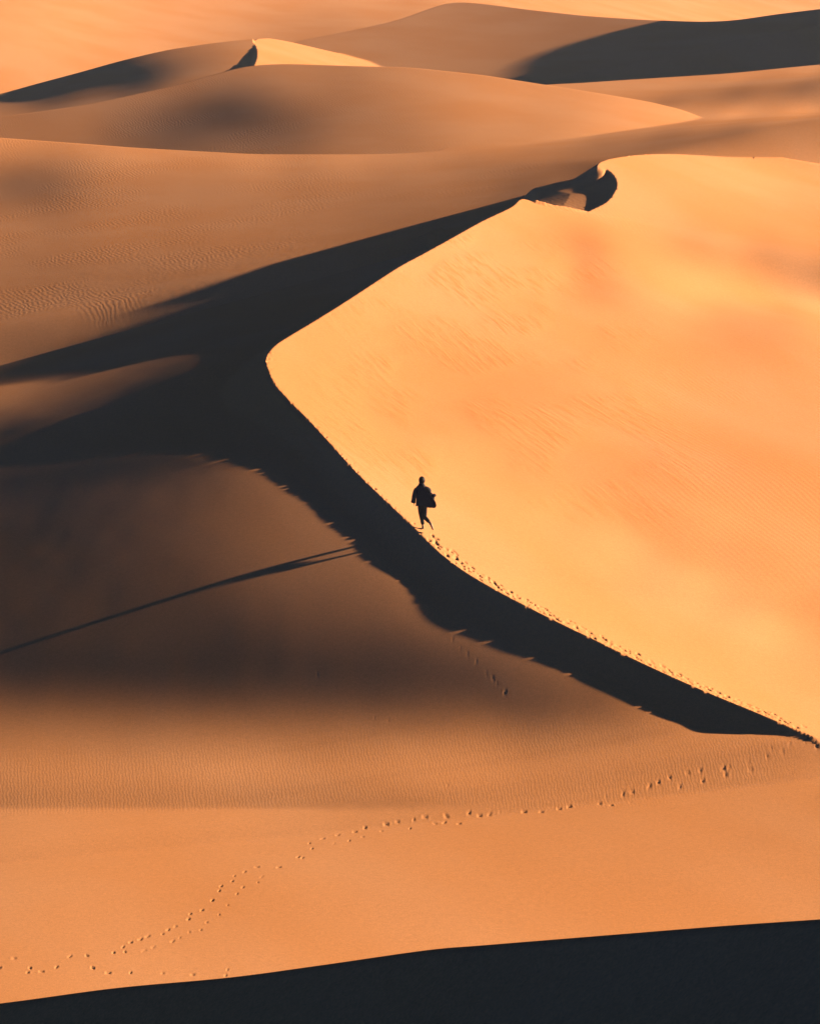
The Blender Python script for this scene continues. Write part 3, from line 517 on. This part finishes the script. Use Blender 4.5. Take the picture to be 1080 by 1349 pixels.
#        z     cx    cy    rx    ry   flare to the right, droop of the right hem
JR = [(.93, -.05, -.01, .215, .17, .16, -.05), (1.0, -.05, -.01, .21, .165, .20, -.03), (1.10, -.055, .0, .20, .155, .19, -.01), (1.22, -.06, .015, .2, .15, .19, 0), (1.36, -.065, .03, .215, .15, .15, 0), (1.48, -.07, .04, .225, .14, .06, 0), (1.57, -.07, .045, .22, .12, 0, 0), (1.64, -.07, .05, .17, .1, 0, 0), (1.70, -.067, .055, .105, .09, 0, 0), (1.77, -.065, .05, .09, .085, 0, 0)]
for z_, cx_, cy_, rx_, ry_, fl_, dr_ in JR:
    ring = []
    for i in range(n_):
        t_ = 2*math.pi*i/n_; c_, s_ = math.cos(t_), math.sin(t_); w_ = max(c_, 0)**2*(1 if s_ < .4 else .35); fold = 1+.05*math.sin(5*t_+z_*6)*(1.7-z_)
        ring.append((cx_+rx_*c_*fold+fl_*w_*1.2, cy_+ry_*s_*fold-.06*fl_*w_, z_+dr_*w_*1.6+.03*math.sin(3*t_+1)*(z_ < 1.05)))
    rings.append(ring)
loft(bm, rings, False)
def sleeve(path):
    rs = []
    for k, (x_, y_, z_, r_) in enumerate(path):
        a_ = Vector(path[min(k+1, len(path)-1)][:3])-Vector(path[max(k-1, 0)][:3]); a_.normalize(); u_ = a_.orthogonal().normalized(); v_ = a_.cross(u_)
        rs.append([tuple(Vector((x_, y_, z_))+u_*r_*math.cos(2*math.pi*i/12)+v_*r_*math.sin(2*math.pi*i/12)) for i in range(12)])
    loft(bm, rs, True)
from mathutils import Vector
sleeve([(-.2, .04, 1.58, .085), (-.27, .03, 1.5, .085), (-.30, .0, 1.38, .08), (-.325, -.02, 1.28, .078), (-.335, .01, 1.17, .075), (-.345, .04, 1.06, .085), (-.355, .045, 1.015, .092)])
sleeve([(.02, .04, 1.58, .10), (.11, .03, 1.54, .115), (.22, .0, 1.45, .12), (.33, -.045, 1.34, .115), (.385, -.05, 1.27, .095), (.35, .0, 1.215, .085), (.28, .08, 1.17, .08)])
# the loose right-hand tail of the jacket
tail = []
for z_, x0_, x1_ in ((1.30, .04, .30), (1.18, .05, .38), (1.08, .06, .43), (.99, .08, .45), (.94, .10, .45), (.85, .29, .40)):
    tail.append([(x0_+(x1_-x0_)*t_, -.10+.05*math.sin(t_*3)+dpt, z_-.02*t_) for t_, dpt in ((0, 0), (.33, -.03), (.66, -.035), (1, 0), (1, .025), (.66, .0), (.33, .0), (0, .03))])
loft(bm, tail, True)
bmesh.ops.recalc_face_normals(bm, faces=bm.faces)
for v in bm.verts: v.co.x = -.06+(v.co.x+.06)*1.08
me = bpy.data.meshes.new('jacket'); bm.to_mesh(me); bm.free(); jacket = bpy.data.objects.new('jacket', me); sc.collection.objects.link(jacket); jacket.parent = body
md = jacket.modifiers.new('cloth', 'SOLIDIFY'); md.thickness = .012; sb_ = jacket.modifiers.new('soft', 'SUBSURF'); sb_.levels = 1; sb_.render_levels = 2; me.materials.append(CLOTH); me.polygons.foreach_set('use_smooth', [True]*len(me.polygons))
fx, fy = ground_at(557.5, 697.5); fz = float(terrain(np.array([fx]), np.array([fy]))[0])
body.location = (fx, fy, fz-.012); body['label'] = 'person in a loose dark jacket and dark trousers walking away along the sharp dune crest'; body['category'] = 'person'
PX_M = math.sqrt(fy*fy+(H-fz)**2)/FPX; body.scale = (1.04, 1.04, 1.04)

# ------------------------------------------------------------------ camera, sun, sky
cam = bpy.data.cameras.new('camera'); co = bpy.data.objects.new('camera', cam); sc.collection.objects.link(co); sc.camera = co
co.location = (0, 0, H); co.rotation_euler = (math.radians(90)-PITCH, 0, 0)
cam.sensor_fit = 'VERTICAL'; cam.sensor_height = 36; cam.lens = 36*FPX/1349; cam.clip_end = 6000; cam.clip_start = .5
# ------------------------------------------------------------------ dusty air
_co = np.empty(len(ground.data.vertices)*3, np.float32); ground.data.vertices.foreach_get('co', _co); zlo = min(float(_co[2::3].min()), float(min(v.co.z for v in fd.data.vertices)))-1.0
bm = bmesh.new(); bmesh.ops.create_cube(bm, size=1)
for v in bm.verts: v.co = Vector((v.co.x*4400, 1560+v.co.y*3400, zlo if v.co.z < 0 else 50.0))
me = bpy.data.meshes.new('haze'); bm.to_mesh(me); bm.free(); haze = bpy.data.objects.new('haze', me); sc.collection.objects.link(haze); haze['kind'] = 'stuff'
hz = bpy.data.materials.new('haze'); hz.use_nodes = True; nt = hz.node_tree; nt.nodes.remove(nt.nodes['Principled BSDF']); pv = nt.nodes.new('ShaderNodeVolumePrincipled'); pv.inputs['Color'].default_value = (.74, .83, 1, 1); pv.inputs['Density'].default_value = HAZE; pv.inputs['Anisotropy'].default_value = .2
nt.links.new(pv.outputs[0], nt.nodes['Material Output'].inputs['Volume']); me.materials.append(hz)
sun = bpy.data.lights.new('sun', 'SUN'); so = bpy.data.objects.new('sun', sun); sc.collection.objects.link(so)
sun.energy = 5; sun.angle = math.radians(.5); sun.color = (1, .78, .52)
so.rotation_euler = Vector(SUN).to_track_quat('Z', 'Y').to_euler()
w = bpy.data.worlds.new('World'); sc.world = w; w.use_nodes = True; nt = w.node_tree
sky = nt.nodes.new('ShaderNodeTexSky'); sky.sky_type = 'NISHITA'; sky.sun_disc = False
sky.air_density = .11; sky.dust_density = 0; sky.ozone_density = 6.0; sky.sun_elevation = EL; sky.sun_rotation = math.pi/2-AZ
nt.links.new(sky.outputs[0], nt.nodes['Background'].inputs[0]); nt.nodes['Background'].inputs[1].default_value = .05
sc.view_settings.view_transform = 'Standard'; sc.view_settings.look = 'None'; sc.view_settings.gamma = 1; sc.view_settings.exposure = 1.8
sc.render.engine = 'CYCLES'; sc.cycles.diffuse_bounces = 0; sc.cycles.use_denoising = True
